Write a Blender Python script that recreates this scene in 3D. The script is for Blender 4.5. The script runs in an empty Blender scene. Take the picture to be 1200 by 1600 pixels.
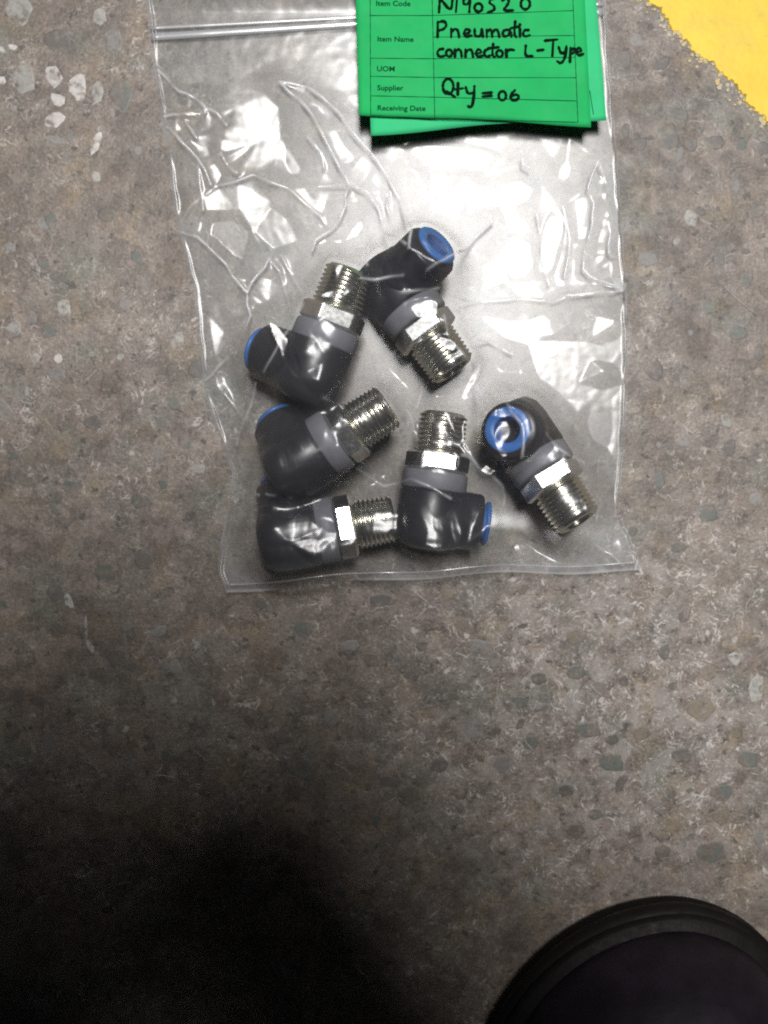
import bpy, bmesh, math, random
import numpy as np
from mathutils import Vector, Matrix
from mathutils.bvhtree import BVHTree
from mathutils.geometry import delaunay_2d_cdt

random.seed(7); rng = np.random.default_rng(7)
sc = bpy.context.scene
C = sc.collection

# ------------------------------------------------------------------ camera
H = 0.40                      # the lens hangs 40 cm above the floor, looking straight down
K = 0.217e-3                  # metres on the floor for one pixel of the 1200x1600 photograph
cam = bpy.data.cameras.new('camera'); co = bpy.data.objects.new('camera', cam); C.objects.link(co)
co.location = (0, 0, H); co.rotation_euler = (0, 0, 0)
cam.sensor_fit = 'VERTICAL'; cam.angle = 2*math.atan(800*K/H)
cam.clip_start = 0.005; cam.clip_end = 50
cam.dof.use_dof = True; cam.dof.focus_distance = 0.386; cam.dof.aperture_fstop = 4.0
cam.dof.aperture_fstop = 2.8
sc.camera = co
# ------------------------------------------------------------------ light: dim hall, one ceiling batten ahead
w = bpy.data.worlds.new('World'); sc.world = w; w.use_nodes = True
w.node_tree.nodes['Background'].inputs[0].default_value = (0.80, 0.90, 1.0, 1)
w.node_tree.nodes['Background'].inputs[1].default_value = 0.011
def area(name, loc, sx, sy, power, col, target=(0, 0, 0)):
    l = bpy.data.lights.new(name, 'AREA'); l.shape = 'ELLIPSE'; l.size = sx; l.size_y = sy
    l.energy = power; l.color = col
    o = bpy.data.objects.new(name, l); C.objects.link(o); o.location = loc
    d = Vector(target)-Vector(loc); o.rotation_euler = (math.atan2(d.y, -d.z), 0, 0)
    return o
LAMP = Vector((0.18, 0.68, 2.4))
area('ceiling_light', LAMP, 0.62, 0.90, 67, (1.0, 0.985, 0.97))
area('ceiling_light', (0.25, 1.15, 2.5), 1.20, 0.03, 1.0, (1.0, 0.985, 0.97))
vs = sc.view_settings
vs.view_transform = 'Standard'; vs.look = 'None'; vs.gamma = 1; vs.exposure = 0.0; vs.use_curve_mapping = False
sc.render.engine = 'CYCLES'
sc.cycles.use_denoising = False        # keep the fine grain a phone shows in this light
sc.cycles.max_bounces = 6; sc.cycles.diffuse_bounces = 3; sc.cycles.glossy_bounces = 4; sc.cycles.adaptive_threshold = 0.012; sc.cycles.caustics_reflective = False; sc.cycles.caustics_refractive = False; sc.cycles.transparent_max_bounces = 24
sc.cycles.sample_clamp_indirect = 6.0
sc.cycles.filter_width = 2.0

# ------------------------------------------------------------------ helpers
def U(px, py, z=0.0):
    s = (H-z)/H*K
    return Vector(((px-600)*s, (800-py)*s, z))
def obj(name, me, mat=None, parent=None):
    if isinstance(me, bmesh.types.BMesh):
        m = bpy.data.meshes.new(name); me.to_mesh(m); me.free(); me = m
    o = bpy.data.objects.new(name, me); C.objects.link(o)
    if mat and not me.materials: me.materials.append(mat)
    if parent: o.parent = parent
    return o
def empty(name, loc=(0, 0, 0)):
    o = bpy.data.objects.new(name, None); C.objects.link(o); o.location = loc; o.empty_display_size = 0.01
    return o
def tag(o, label=None, cat=None, group=None, kind=None):
    for k, v in (('label', label), ('category', cat), ('group', group), ('kind', kind)):
        if v: o[k] = v
    return o
def pydata(name, v, f, smooth=False):
    m = bpy.data.meshes.new(name); m.from_pydata([tuple(p) for p in v], [], f); m.update()
    if smooth: m.polygons.foreach_set('use_smooth', [True]*len(m.polygons))
    return m
def grid_mesh(name, X, Y, Z, smooth=True):
    nv, nu = X.shape
    co_ = np.stack([X, Y, Z], -1).reshape(-1, 3)
    i = np.arange(nv*nu).reshape(nv, nu)
    f = np.stack([i[1:, :-1], i[1:, 1:], i[:-1, 1:], i[:-1, :-1]], -1).reshape(-1, 4)
    m = bpy.data.meshes.new(name)
    m.vertices.add(len(co_)); m.vertices.foreach_set('co', co_.ravel())
    m.loops.add(len(f)*4); m.loops.foreach_set('vertex_index', f.ravel())
    m.polygons.add(len(f)); m.polygons.foreach_set('loop_start', np.arange(len(f))*4)
    if smooth: m.polygons.foreach_set('use_smooth', np.ones(len(f), bool))
    m.update(calc_edges=True)
    return m
def lathe_pts(bm, prof, M, n=40, close=False, smooth=True):
    """prof: (r, z) list round local Z, placed by matrix M"""
    rings = []
    for r, z in prof:
        rings.append([bm.verts.new(M @ Vector((r*math.cos(2*math.pi*k/n), r*math.sin(2*math.pi*k/n), z))) for k in range(n)])
    for a, b in zip(rings[:-1], rings[1:]):
        for k in range(n):
            f = bm.faces.new((a[k], a[(k+1) % n], b[(k+1) % n], b[k])); f.smooth = smooth
    for ring, flip in ((rings[0], True), (rings[-1], False)):
        if close:
            f = bm.faces.new(ring[::-1] if flip else ring)
    return rings

# ------------------------------------------------------------------ materials
def mat(name):
    m = bpy.data.materials.new(name); m.use_nodes = True
    nt = m.node_tree; b = nt.nodes['Principled BSDF']
    return m, nt, b
def node(nt, t, **kw):
    n = nt.nodes.new(t)
    for k, v in kw.items(): setattr(n, k, v)
    return n
def ln(nt, a, b): nt.links.new(a, b)
def noise(nt, vec, scale, detail=4, rough=0.55, dist=0.0):
    n = node(nt, 'ShaderNodeTexNoise'); n.inputs['Scale'].default_value = scale
    n.inputs['Detail'].default_value = detail; n.inputs['Roughness'].default_value = rough
    n.inputs['Distortion'].default_value = dist; ln(nt, vec, n.inputs['Vector']); return n.outputs['Fac']
def ramp(nt, fac, stops):
    n = node(nt, 'ShaderNodeValToRGB'); e = n.color_ramp.elements
    while len(e) < len(stops): e.new(0.5)
    for el, (p, c) in zip(e, stops):
        el.position = p; el.color = (c, c, c, 1) if not isinstance(c, tuple) else (*c, 1)
    ln(nt, fac, n.inputs[0]); return n.outputs[0]
def mix(nt, fac, a, b, mode='MIX'):
    n = node(nt, 'ShaderNodeMix'); n.data_type = 'RGBA'; n.blend_type = mode
    for i, v in ((0, fac), (6, a), (7, b)):
        if hasattr(v, 'links'): ln(nt, v, n.inputs[i])
        elif isinstance(v, tuple): n.inputs[i].default_value = (*v, 1)
        else: n.inputs[i].default_value = v
    return n.outputs[2]
def math_(nt, op, a, b=0.0, clamp=False):
    n = node(nt, 'ShaderNodeMath'); n.operation = op; n.use_clamp = clamp
    for i, v in ((0, a), (1, b)):
        if hasattr(v, 'links'): ln(nt, v, n.inputs[i])
        else: n.inputs[i].default_value = v
    return n.outputs[0]
def worldpos(nt):
    return node(nt, 'ShaderNodeNewGeometry').outputs['Position']

def concrete_colour(nt, pos):
    big = ramp(nt, noise(nt, pos, 26, 4, 0.65), [(0.3, (0.135, 0.118, 0.106)), (0.52, (0.200, 0.181, 0.167)), (0.72, (0.265, 0.245, 0.228))])
    green = ramp(nt, noise(nt, pos, 41, 3, 0.5), [(0.50, 0.0), (0.68, 0.8)])
    c = mix(nt, green, big, (0.165, 0.180, 0.165))
    tan = ramp(nt, noise(nt, pos, 63, 3, 0.5), [(0.54, 0.0), (0.70, 0.75)])
    c = mix(nt, tan, c, (0.225, 0.190, 0.135))
    # stone-sized mottling, soft edged
    v = node(nt, 'ShaderNodeTexVoronoi'); v.feature = 'SMOOTH_F1'; v.inputs['Scale'].default_value = 190; v.inputs['Smoothness'].default_value = 0.35
    off = node(nt, 'ShaderNodeVectorMath'); off.operation = 'MULTIPLY_ADD'
    nz = node(nt, 'ShaderNodeTexNoise'); nz.inputs['Scale'].default_value = 260; ln(nt, pos, nz.inputs['Vector'])
    ln(nt, nz.outputs['Color'], off.inputs[0]); off.inputs[1].default_value = (0.004, 0.004, 0.004); ln(nt, pos, off.inputs[2])
    ln(nt, off.outputs[0], v.inputs['Vector'])
    hsv = node(nt, 'ShaderNodeSeparateColor'); ln(nt, v.outputs['Color'], hsv.inputs[0])
    st = ramp(nt, hsv.outputs[0], [(0.15, 0.74), (0.5, 1.0), (0.85, 1.22)])
    c = mix(nt, 0.75, c, st, 'MULTIPLY')
    v2 = node(nt, 'ShaderNodeTexVoronoi'); v2.inputs['Scale'].default_value = 520; ln(nt, off.outputs[0], v2.inputs['Vector'])
    s2 = node(nt, 'ShaderNodeSeparateColor'); ln(nt, v2.outputs['Color'], s2.inputs[0])
    c = mix(nt, 0.55, c, ramp(nt, s2.outputs[1], [(0.1, 0.72), (0.55, 1.0), (0.95, 1.25)]), 'MULTIPLY')
    fine = ramp(nt, noise(nt, pos, 1100, 4, 0.75), [(0.3, 0.54), (0.5, 1.0), (0.72, 1.60)])
    c = mix(nt, 0.9, c, fine, 'MULTIPLY')
    c = mix(nt, 1.0, c, (1.05, 0.945, 0.86), 'MULTIPLY')
    return c

M = {}
def build_floor_mat():
    m, nt, b = mat('worn_concrete'); pos = worldpos(nt)
    c = concrete_colour(nt, pos)
    # pale squiggly scuffs and scratches: thin contour lines of warped noise, broken up and patchy
    def lines(scale, width, dist, mask_scale, lo, hi):
        f = noise(nt, pos, scale, 2, 0.5, dist)
        d = math_(nt, 'ABSOLUTE', math_(nt, 'SUBTRACT', f, 0.5))
        l = ramp(nt, d, [(0.0, 1.0), (width, 0.0)])
        mk = ramp(nt, noise(nt, pos, mask_scale, 4, 0.6), [(lo, 0.0), (hi, 1.0)])
        return math_(nt, 'MULTIPLY', l, mk)
    # the scuffed, scraped patch to the right below the bag
    dst = node(nt, 'ShaderNodeVectorMath'); dst.operation = 'DISTANCE'; ln(nt, pos, dst.inputs[0]); dst.inputs[1].default_value = U(930, 1110)
    worn = ramp(nt, math_(nt, 'ADD', math_(nt, 'MULTIPLY', dst.outputs['Value'], 8.0), math_(nt, 'MULTIPLY', noise(nt, pos, 40, 3), 0.5)), [(0.30, 1.0), (0.95, 0.0)])
    patch = ramp(nt, noise(nt, pos, 13, 3, 0.6), [(0.38, 0.22), (0.58, 1.0)])
    l1 = lines(300, 0.040, 1.6, 330, 0.50, 0.58)
    l2 = lines(150, 0.016, 1.0, 260, 0.50, 0.58)
    l3 = math_(nt, 'MULTIPLY', lines(120, 0.030, 2.2, 210, 0.50, 0.56), ramp(nt, noise(nt, pos, 52, 3, 0.6), [(0.46, 0.0), (0.55, 1.0)]))
    sp = ramp(nt, noise(nt, pos, 900, 3, 0.7), [(0.58, 0.0), (0.68, 1.0)])
    sp2 = ramp(nt, noise(nt, pos, 2600, 1, 0.5), [(0.70, 0.0), (0.76, 1.0)])
    s = math_(nt, 'MULTIPLY', math_(nt, 'ADD', math_(nt, 'ADD', math_(nt, 'ADD', math_(nt, 'MULTIPLY', l1, 0.35), l2), math_(nt, 'MULTIPLY', l3, 1.6)), math_(nt, 'MULTIPLY', sp, 0.6)), math_(nt, 'ADD', math_(nt, 'MULTIPLY', patch, 0.62), worn))
    s = math_(nt, 'ADD', s, math_(nt, 'MULTIPLY', sp2, 0.6), True)
    # straight scratches
    for rot, sc_, th in ((0.80, 620, 0.735), (2.2, 800, 0.745)):
        m1 = node(nt, 'ShaderNodeMapping'); m1.inputs['Rotation'].default_value = (0, 0, rot); ln(nt, pos, m1.inputs['Vector'])
        m2 = node(nt, 'ShaderNodeMapping'); m2.inputs['Scale'].default_value = (1, 0.07, 1); ln(nt, m1.outputs[0], m2.inputs['Vector'])
        sl = ramp(nt, noise(nt, m2.outputs[0], sc_, 1, 0.4, 0.3), [(th, 0.0), (th+0.05, 0.9)])
        s = math_(nt, 'ADD', s, math_(nt, 'MULTIPLY', sl, ramp(nt, noise(nt, pos, 14+rot, 2), [(0.52, 0.0), (0.62, 0.8)])), True)
    dust = math_(nt, 'MULTIPLY', worn, ramp(nt, noise(nt, pos, 120, 4, 0.7), [(0.46, 0.0), (0.60, 0.72)]))
    c = mix(nt, dust, c, (0.40, 0.365, 0.34))
    c = mix(nt, math_(nt, 'MULTIPLY', s, 0.9), c, (0.60, 0.56, 0.525))
    # dark pits
    pit = ramp(nt, noise(nt, pos, 240, 3, 0.6), [(0.32, 0.8), (0.39, 0.0)])
    c = mix(nt, pit, c, (0.075, 0.066, 0.060))
    ln(nt, c, b.inputs['Base Color'])
    ln(nt, ramp(nt, noise(nt, pos, 90, 3), [(0.3, 0.42), (0.7, 0.62)]), b.inputs['Roughness'])
    bp = node(nt, 'ShaderNodeBump'); bp.inputs['Strength'].default_value = 0.35; bp.inputs['Distance'].default_value = 0.0004
    hh = math_(nt, 'ADD', noise(nt, pos, 700, 2, 0.65), math_(nt, 'MULTIPLY', pit, -0.6))
    ln(nt, hh, bp.inputs['Height']); ln(nt, bp.outputs[0], b.inputs['Normal'])
    return m
M['floor'] = build_floor_mat()

def build_stone(name, col, cover):
    m, nt, b = mat(name); pos = worldpos(nt)
    oi = node(nt, 'ShaderNodeObjectInfo')
    base = mix(nt, 0.85, col, ramp(nt, noise(nt, pos, 800, 4, 0.7), [(0.3, 0.72), (0.7, 1.25)]), 'MULTIPLY')
    base = mix(nt, 0.5, base, ramp(nt, oi.outputs['Random'], [(0, 0.7), (1, 1.3)]), 'MULTIPLY')
    cv = ramp(nt, noise(nt, pos, 260, 4, 0.65), [(cover-0.08, 0.10), (cover+0.08, 1.0)])
    ln(nt, mix(nt, cv, base, concrete_colour(nt, pos)), b.inputs['Base Color'])
    b.inputs['Roughness'].default_value = 0.5
    return m
STONES = [build_stone('pale_stone', (0.40, 0.395, 0.365), 0.56), build_stone('white_stone', (0.60, 0.565, 0.535), 0.57),
          build_stone('dark_stone', (0.118, 0.108, 0.100), 0.54), build_stone('green_stone', (0.125, 0.145, 0.130), 0.50),
          build_stone('brown_stone', (0.165, 0.140, 0.110), 0.50), build_stone('grey_stone', (0.235, 0.225, 0.215), 0.56),
          build_stone('tan_stone', (0.225, 0.192, 0.135), 0.48)]

def build_yellow():
    m, nt, b = mat('yellow_floor_paint'); pos = worldpos(nt)
    c = mix(nt, ramp(nt, noise(nt, pos, 60, 4), [(0.3, 0.0), (0.7, 1.0)]), (0.88, 0.590, 0.012), (0.94, 0.670, 0.026))
    c = mix(nt, ramp(nt, noise(nt, pos, 420, 4, 0.7), [(0.60, 0.0), (0.74, 0.6)]), c, (0.55, 0.38, 0.06))
    c = mix(nt, ramp(nt, noise(nt, pos, 34, 5, 0.7), [(0.50, 0.0), (0.75, 0.5)]), c, (0.60, 0.42, 0.07))
    ln(nt, c, b.inputs['Base Color']); b.inputs['Roughness'].default_value = 0.5
    bp = node(nt, 'ShaderNodeBump'); bp.inputs['Strength'].default_value = 0.3; bp.inputs['Distance'].default_value = 0.0004
    ln(nt, noise(nt, pos, 500, 4), bp.inputs['Height']); ln(nt, bp.outputs[0], b.inputs['Normal'])
    return m
M['yellow'] = build_yellow()
def build_fleck():
    m, nt, b = mat('paint_fringe'); pos = worldpos(nt)
    ln(nt, mix(nt, ramp(nt, noise(nt, pos, 350, 3), [(0.4, 0.0), (0.6, 1.0)]), (0.62, 0.46, 0.16), (0.50, 0.44, 0.34)), b.inputs['Base Color'])
    return m
M['fleck'] = build_fleck()

def plain(name, col, rough, metal=0.0, var=0.12, scale=300, spec=0.5, bump=0.0):
    m, nt, b = mat(name); pos = worldpos(nt)
    ln(nt, mix(nt, 1.0, col, ramp(nt, noise(nt, pos, scale, 4, 0.6), [(0.3, 1-var), (0.7, 1+var)]), 'MULTIPLY'), b.inputs['Base Color'])
    ln(nt, ramp(nt, noise(nt, pos, scale*1.7, 3), [(0.3, rough*0.85), (0.7, rough*1.15)]), b.inputs['Roughness'])
    b.inputs['Metallic'].default_value = metal; b.inputs['Specular IOR Level'].default_value = spec
    if bump:
        bp = node(nt, 'ShaderNodeBump'); bp.inputs['Strength'].default_value = bump; bp.inputs['Distance'].default_value = 0.0005
        ln(nt, noise(nt, pos, scale*2.5, 4), bp.inputs['Height']); ln(nt, bp.outputs[0], b.inputs['Normal'])
    return m
M['thread'] = plain('nickel_plated_thread', (0.72, 0.70, 0.60), 0.22, 1.0, 0.08, 600)
M['hex'] = plain('bright_nickel', (0.88, 0.88, 0.86), 0.26, 1.0, 0.05, 500)
M['collar'] = plain('grey_plastic', (0.20, 0.20, 0.23), 0.5, 0.0, 0.08)
M['black'] = plain('black_plastic', (0.007, 0.007, 0.014), 0.34, 0.0, 0.1)
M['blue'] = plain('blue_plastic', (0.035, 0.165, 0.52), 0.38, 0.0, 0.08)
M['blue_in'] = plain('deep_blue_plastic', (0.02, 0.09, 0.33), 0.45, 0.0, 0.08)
M['green'] = plain('green_paper', (0.022, 0.50, 0.140), 0.75, 0.0, 0.06, 90, 0.2, 0.08)
M['green_light'] = plain('light_green_paper', (0.050, 0.61, 0.245), 0.75, 0.0, 0.05, 90, 0.2, 0.08)
M['ink'] = plain('black_marker_ink', (0.003, 0.014, 0.007), 0.8, 0.0, 0.2, 200, 0.05)
M['print'] = plain('printed_ink', (0.004, 0.060, 0.022), 0.8, 0.0, 0.1, 200, 0.05)
M['sole'] = plain('dark_rubber', (0.011, 0.0095, 0.009), 0.6, 0.0, 0.2, 120, 0.15, 0.3)
M['welt'] = plain('brown_welt', (0.012, 0.0105, 0.010), 0.55, 0.0, 0.2, 200, 0.15, 0.3)
M['leather'] = plain('black_leather', (0.013, 0.009, 0.016), 0.60, 0.0, 0.45, 90, 0.3, 0.5)
M['cloth'] = plain('dark_cloth', (0.02, 0.02, 0.024), 0.9, 0.0, 0.2, 200, 0.2, 0.3)
M['skin'] = plain('skin', (0.28, 0.16, 0.105), 0.55, 0.0, 0.08, 120)

def build_film(name, milk, gloss, rough, crease):
    m = bpy.data.materials.new(name); m.use_nodes = True; nt = m.node_tree
    for n in list(nt.nodes):
        if n.type == 'BSDF_PRINCIPLED': nt.nodes.remove(n)
    out = [n for n in nt.nodes if n.type == 'OUTPUT_MATERIAL'][0]
    tr = node(nt, 'ShaderNodeBsdfTransparent'); tr.inputs[0].default_value = (0.955, 0.96, 0.96, 1)
    di = node(nt, 'ShaderNodeBsdfDiffuse'); di.inputs[0].default_value = (0.82, 0.83, 0.86, 1)
    gl = node(nt, 'ShaderNodeBsdfGlossy'); gl.inputs['Roughness'].default_value = rough; gl.inputs[0].default_value = (1, 1, 1, 1)
    g2 = node(nt, 'ShaderNodeBsdfGlossy'); g2.inputs['Roughness'].default_value = 0.41
    gm = node(nt, 'ShaderNodeMixShader'); gm.inputs[0].default_value = 0.22; ln(nt, gl.outputs[0], gm.inputs[1]); ln(nt, g2.outputs[0], gm.inputs[2])
    lw = node(nt, 'ShaderNodeLayerWeight'); lw.inputs[0].default_value = 0.5
    f = math_(nt, 'ADD', math_(nt, 'MULTIPLY', math_(nt, 'POWER', lw.outputs['Facing'], 3.0), 0.5), gloss, True)
    pos = worldpos(nt)
    mk = node(nt, 'ShaderNodeValue'); mk.outputs[0].default_value = milk; mk = mk.outputs[0]
    if crease:
        at = node(nt, 'ShaderNodeAttribute'); at.attribute_name = 'crease'
        mk = math_(nt, 'ADD', mk, math_(nt, 'MULTIPLY', at.outputs['Fac'], 0.75), True)
    a = node(nt, 'ShaderNodeMixShader'); ln(nt, mk, a.inputs[0]); ln(nt, tr.outputs[0], a.inputs[1]); ln(nt, di.outputs[0], a.inputs[2])
    c = node(nt, 'ShaderNodeMixShader'); ln(nt, f, c.inputs[0]); ln(nt, a.outputs[0], c.inputs[1]); ln(nt, gm.outputs[0], c.inputs[2])
    ln(nt, c.outputs[0], out.inputs['Surface'])
    return m
M['film'] = build_film('clear_polythene', 0.046, 0.038, 0.21, True)
M['film_back'] = build_film('clear_polythene_back', 0.03, 0.03, 0.20, False)
M['zip'] = build_film('thick_polythene', 0.30, 0.15, 0.25, False)

# ------------------------------------------------------------------ floor
n = 120
a = np.linspace(-1, 1, n+1); a = np.sign(a)*np.abs(a)**2.2*2.0
X, Y = np.meshgrid(a, -a)
floor = obj('floor', grid_mesh('floor', X, Y, 0*X, False), M['floor']); tag(floor, kind='structure')

def chip_mesh(seed, material, squash=1.0, sides=9):
    r = random.Random(seed); nn = sides
    ang = sorted(2*math.pi*(k+r.uniform(-.32, .32))/nn for k in range(nn))
    rad = [r.uniform(0.72, 1.12) for _ in ang]
    v = [(math.cos(t)*q, math.sin(t)*q*squash, -0.3) for t, q in zip(ang, rad)]
    v += [(x*0.80, y*0.80, 1.0) for x, y, _ in v]
    f = [tuple(range(nn, 2*nn))] + [(k, (k+1) % nn, nn+(k+1) % nn, nn+k) for k in range(nn)]
    return pydata('stone_chip', v, f)
FIBRE = build_stone('pale_scrape', (0.62, 0.58, 0.54), 0.75)
chips = {}
def chip(px, py, rx, ry, rot, mi, shape):
    key = (mi, shape)
    if key not in chips:
        me = chip_mesh(shape*31+5, None, 1.0, 7+shape % 4); me.materials.append(STONES[mi]); chips[key] = me
    o = bpy.data.objects.new('stone_chip', chips[key]); C.objects.link(o); o.parent = floor
    o.location = U(px, py); o.scale = (rx*K*1.06, ry*K*1.06, 0.00006); o.rotation_euler = (0, 0, math.radians(rot))
# the stones one can pick out in the photograph: x, y, half sizes, turn, kind, outline
seen = [(31, 18, 23, 26, 10, 0, 0), (38, 121, 19, 25, 0, 0, 1), (84, 118, 22, 15, -50, 1, 2), (123, 138, 15, 24, 8, 1, 3), (90, 155, 15, 10, -35, 1, 4),
        (83, 188, 20, 14, 25, 1, 5), (152, 145, 9, 22, -8, 0, 6), (150, 222, 8, 20, -22, 1, 7), (2, 128, 8, 9, 0, 1, 0), (3, 77, 5, 8, 20, 1, 2), (20, 74, 8, 5, -20, 1, 3),
        (90, 62, 24, 18, 0, 2, 1), (150, 275, 9, 10, 0, 0, 2), (180, 65, 14, 20, 15, 5, 3), (215, 235, 8, 8, 0, 5, 4), (86, 218, 16, 8, -15, 5, 5), (110, 216, 6, 10, 20, 5, 6),
        (155, 25, 12, 14, 0, 0, 7), (190, 150, 20, 26, 10, 3, 0), (80, 345, 14, 16, 0, 3, 4), (66, 348, 12, 12, 0, 5, 2), (165, 335, 18, 14, 0, 3, 5),
        (100, 480, 12, 14, 0, 0, 1), (133, 476, 12, 9, 20, 5, 2), (196, 477, 11, 10, 0, 5, 3), (22, 512, 13, 13, 10, 0, 4), (78, 518, 14, 12, 0, 3, 6), (90, 560, 8, 9, 0, 1, 5), (56, 560, 6, 10, 0, 0, 6),
        (88, 585, 15, 12, 0, 5, 7), (5, 640, 14, 16, 30, 5, 1), (42, 612, 5, 8, 0, 0, 2), (25, 610, 6, 15, 5, 5, 3), (268, 576, 8, 13, -25, 2, 4), (272, 630, 11, 14, 0, 3, 5), (298, 655, 5, 10, 0, 5, 6),
        (52, 715, 20, 18, 0, 6, 0), (44, 752, 16, 8, 5, 4, 1), (110, 760, 18, 12, 0, 3, 2), (290, 695, 12, 8, 0, 3, 3), (145, 660, 18, 13, 10, 2, 4), (220, 782, 16, 14, 0, 3, 6), (310, 735, 13, 10, 0, 0, 3),
        (88, 925, 16, 15, 0, 2, 1), (60, 928, 13, 12, 0, 3, 2), (108, 940, 7, 14, 30, 0, 3), (134, 978, 3, 20, 3, 0, 4), (140, 1010, 5, 14, 30, 0, 5), (42, 980, 15, 9, 10, 4, 6), (183, 1026, 19, 14, 0, 2, 7),
        (205, 1042, 12, 9, 0, 2, 0), (165, 895, 20, 15, 0, 3, 1), (340, 1045, 9, 12, 30, 4, 2), (395, 1065, 14, 12, 0, 6, 3), (50, 1120, 8, 6, 0, 0, 4), (60, 1095, 14, 10, 0, 2, 5), (270, 1180, 20, 13, 0, 3, 6),
        (235, 1170, 12, 12, 0, 2, 1), (345, 1085, 16, 14, 0, 4, 7), (290, 870, 12, 11, 0, 6, 0), (232, 1115, 9, 9, 0, 2, 3), (30, 1085, 15, 12, 0, 2, 1), (200, 1190, 14, 10, 0, 5, 4),
        (475, 985, 16, 16, 0, 3, 0), (480, 1110, 14, 10, 0, 3, 2), (470, 1200, 26, 17, 0, 3, 4), (565, 978, 12, 9, 0, 2, 5), (598, 938, 22, 12, 0, 2, 6), (605, 1095, 13, 10, 0, 6, 7), (668, 1112, 15, 11, 0, 6, 1),
        (580, 1030, 16, 13, 0, 4, 2), (660, 1010, 10, 9, 0, 2, 3), (685, 1195, 18, 13, 10, 2, 4), (640, 1240, 22, 16, 0, 4, 5), (580, 1280, 14, 12, 0, 3, 6), (440, 1150, 16, 13, 0, 2, 7), (548, 1010, 16, 10, 0, 5, 0),
        (748, 1010, 16, 12, -20, 5, 1), (740, 1140, 20, 17, 0, 5, 2), (785, 1195, 13, 17, 0, 5, 3), (770, 1030, 12, 16, 0, 5, 5), (605, 1220, 14, 11, 0, 2, 2), (520, 1215, 20, 12, 0, 4, 6), (720, 1240, 14, 12, 0, 2, 3),
        (1046, 212, 17, 22, 8, 2, 1), (1062, 178, 20, 11, -10, 2, 2), (1081, 227, 11, 13, 0, 2, 3), (1116, 222, 20, 12, -8, 2, 4), (1158, 225, 9, 12, 0, 3, 5), (1192, 232, 11, 13, 0, 2, 6), (1018, 175, 9, 4, -25, 2, 7),
        (1035, 100, 18, 9, 35, 2, 0), (975, 90, 13, 14, 0, 2, 1), (995, 60, 15, 13, 0, 5, 2), (978, 205, 7, 13, 0, 2, 3), (985, 122, 9, 5, 0, 2, 4), (1002, 122, 7, 5, 0, 2, 5), (1155, 258, 18, 5, 0, 2, 6), (1062, 240, 7, 13, -15, 5, 7),
        (1168, 437, 9, 18, -12, 3, 0), (1125, 405, 9, 11, 0, 3, 1), (1197, 395, 5, 12, 0, 3, 2), (1185, 330, 12, 14, -20, 3, 3), (1022, 578, 17, 19, 15, 2, 4), (1011, 405, 20, 14, 0, 5, 5), (1095, 330, 9, 7, -40, 2, 6), (1165, 393, 9, 4, 5, 2, 7),
        (1190, 480, 14, 6, 8, 2, 0), (1122, 326, 4, 4, 0, 2, 1), (1080, 340, 14, 16, 0, 0, 2), (1150, 290, 8, 12, 0, 5, 4), (1190, 368, 8, 4, 0, 2, 2), (1150, 520, 20, 14, 0, 3, 5), (1110, 480, 16, 13, 0, 3, 6), (1185, 550, 10, 14, 0, 2, 7),
        (1063, 265, 6, 6, 0, 2, 3), (1105, 800, 19, 16, 0, 3, 1), (1068, 690, 14, 10, 0, 5, 2), (1140, 700, 12, 16, 0, 2, 3), (1118, 872, 13, 11, 0, 6, 4), (1180, 780, 13, 12, 0, 5, 5), (1060, 855, 13, 10, 0, 2, 6), (1030, 750, 10, 14, 0, 3, 7),
        (1150, 1030, 14, 11, -15, 0, 0), (1182, 1075, 13, 22, -10, 0, 1), (1168, 1186, 21, 16, 0, 3, 2), (1128, 1240, 20, 15, 0, 3, 3), (1037, 1018, 12, 14, 0, 2, 4), (1072, 1000, 11, 7, -20, 2, 5), (1068, 963, 9, 12, 0, 2, 6),
        (900, 1050, 18, 12, 10, 3, 7), (975, 1065, 9, 10, 30, 2, 0), (920, 1140, 22, 13, 0, 3, 1), (955, 1190, 26, 18, 0, 3, 2), (970, 1225, 8, 18, -25, 2, 3), (955, 1155, 14, 9, 0, 2, 4), (840, 1060, 15, 12, 0, 2, 5), (900, 995, 16, 14, 0, 6, 6),
        (1105, 1050, 14, 14, 0, 6, 7), (1095, 1110, 26, 20, 0, 6, 0), (1065, 1180, 18, 12, 0, 2, 1), (1050, 1288, 20, 14, 0, 6, 2), (1125, 1275, 18, 14, 0, 6, 4), (928, 1272, 14, 11, 0, 3, 5), (1035, 1330, 13, 13, 0, 2, 6), (1110, 1330, 26, 18, 0, 3, 7),
        (828, 1160, 14, 11, 0, 3, 1), (1052, 1072, 8, 8, 0, 2, 3), (935, 1075, 14, 14, 0, 5, 2), (1000, 1145, 18, 14, 0, 6, 5), (885, 1235, 13, 11, 0, 2, 6), (960, 1395, 9, 6, 20, 6, 1), (900, 1300, 16, 13, 0, 2, 0)]
for s in seen: chip(*s)
nr = random.Random(21)
taken = [(s[0], s[1], max(s[2], s[3])) for s in seen]
tries = 0
while len(taken) < 292 and tries < 8000:
    tries += 1
    px, py = nr.uniform(0, 1200), nr.uniform(0, 1420)
    if 320 < px < 960 and 30 < py < 880: continue
    r = 6 + 11*nr.random()**1.8
    if any((px-x)**2+(py-y)**2 < (r+q+3)**2 for x, y, q in taken): continue
    if px-py > 985: continue
    taken.append((px, py, r))
    chip(px, py, r, r*nr.uniform(0.6, 1.0), nr.uniform(0, 360), nr.choice([2, 2, 3, 3, 4, 5, 5, 5, 6, 6, 0]), nr.randrange(8))

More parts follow.
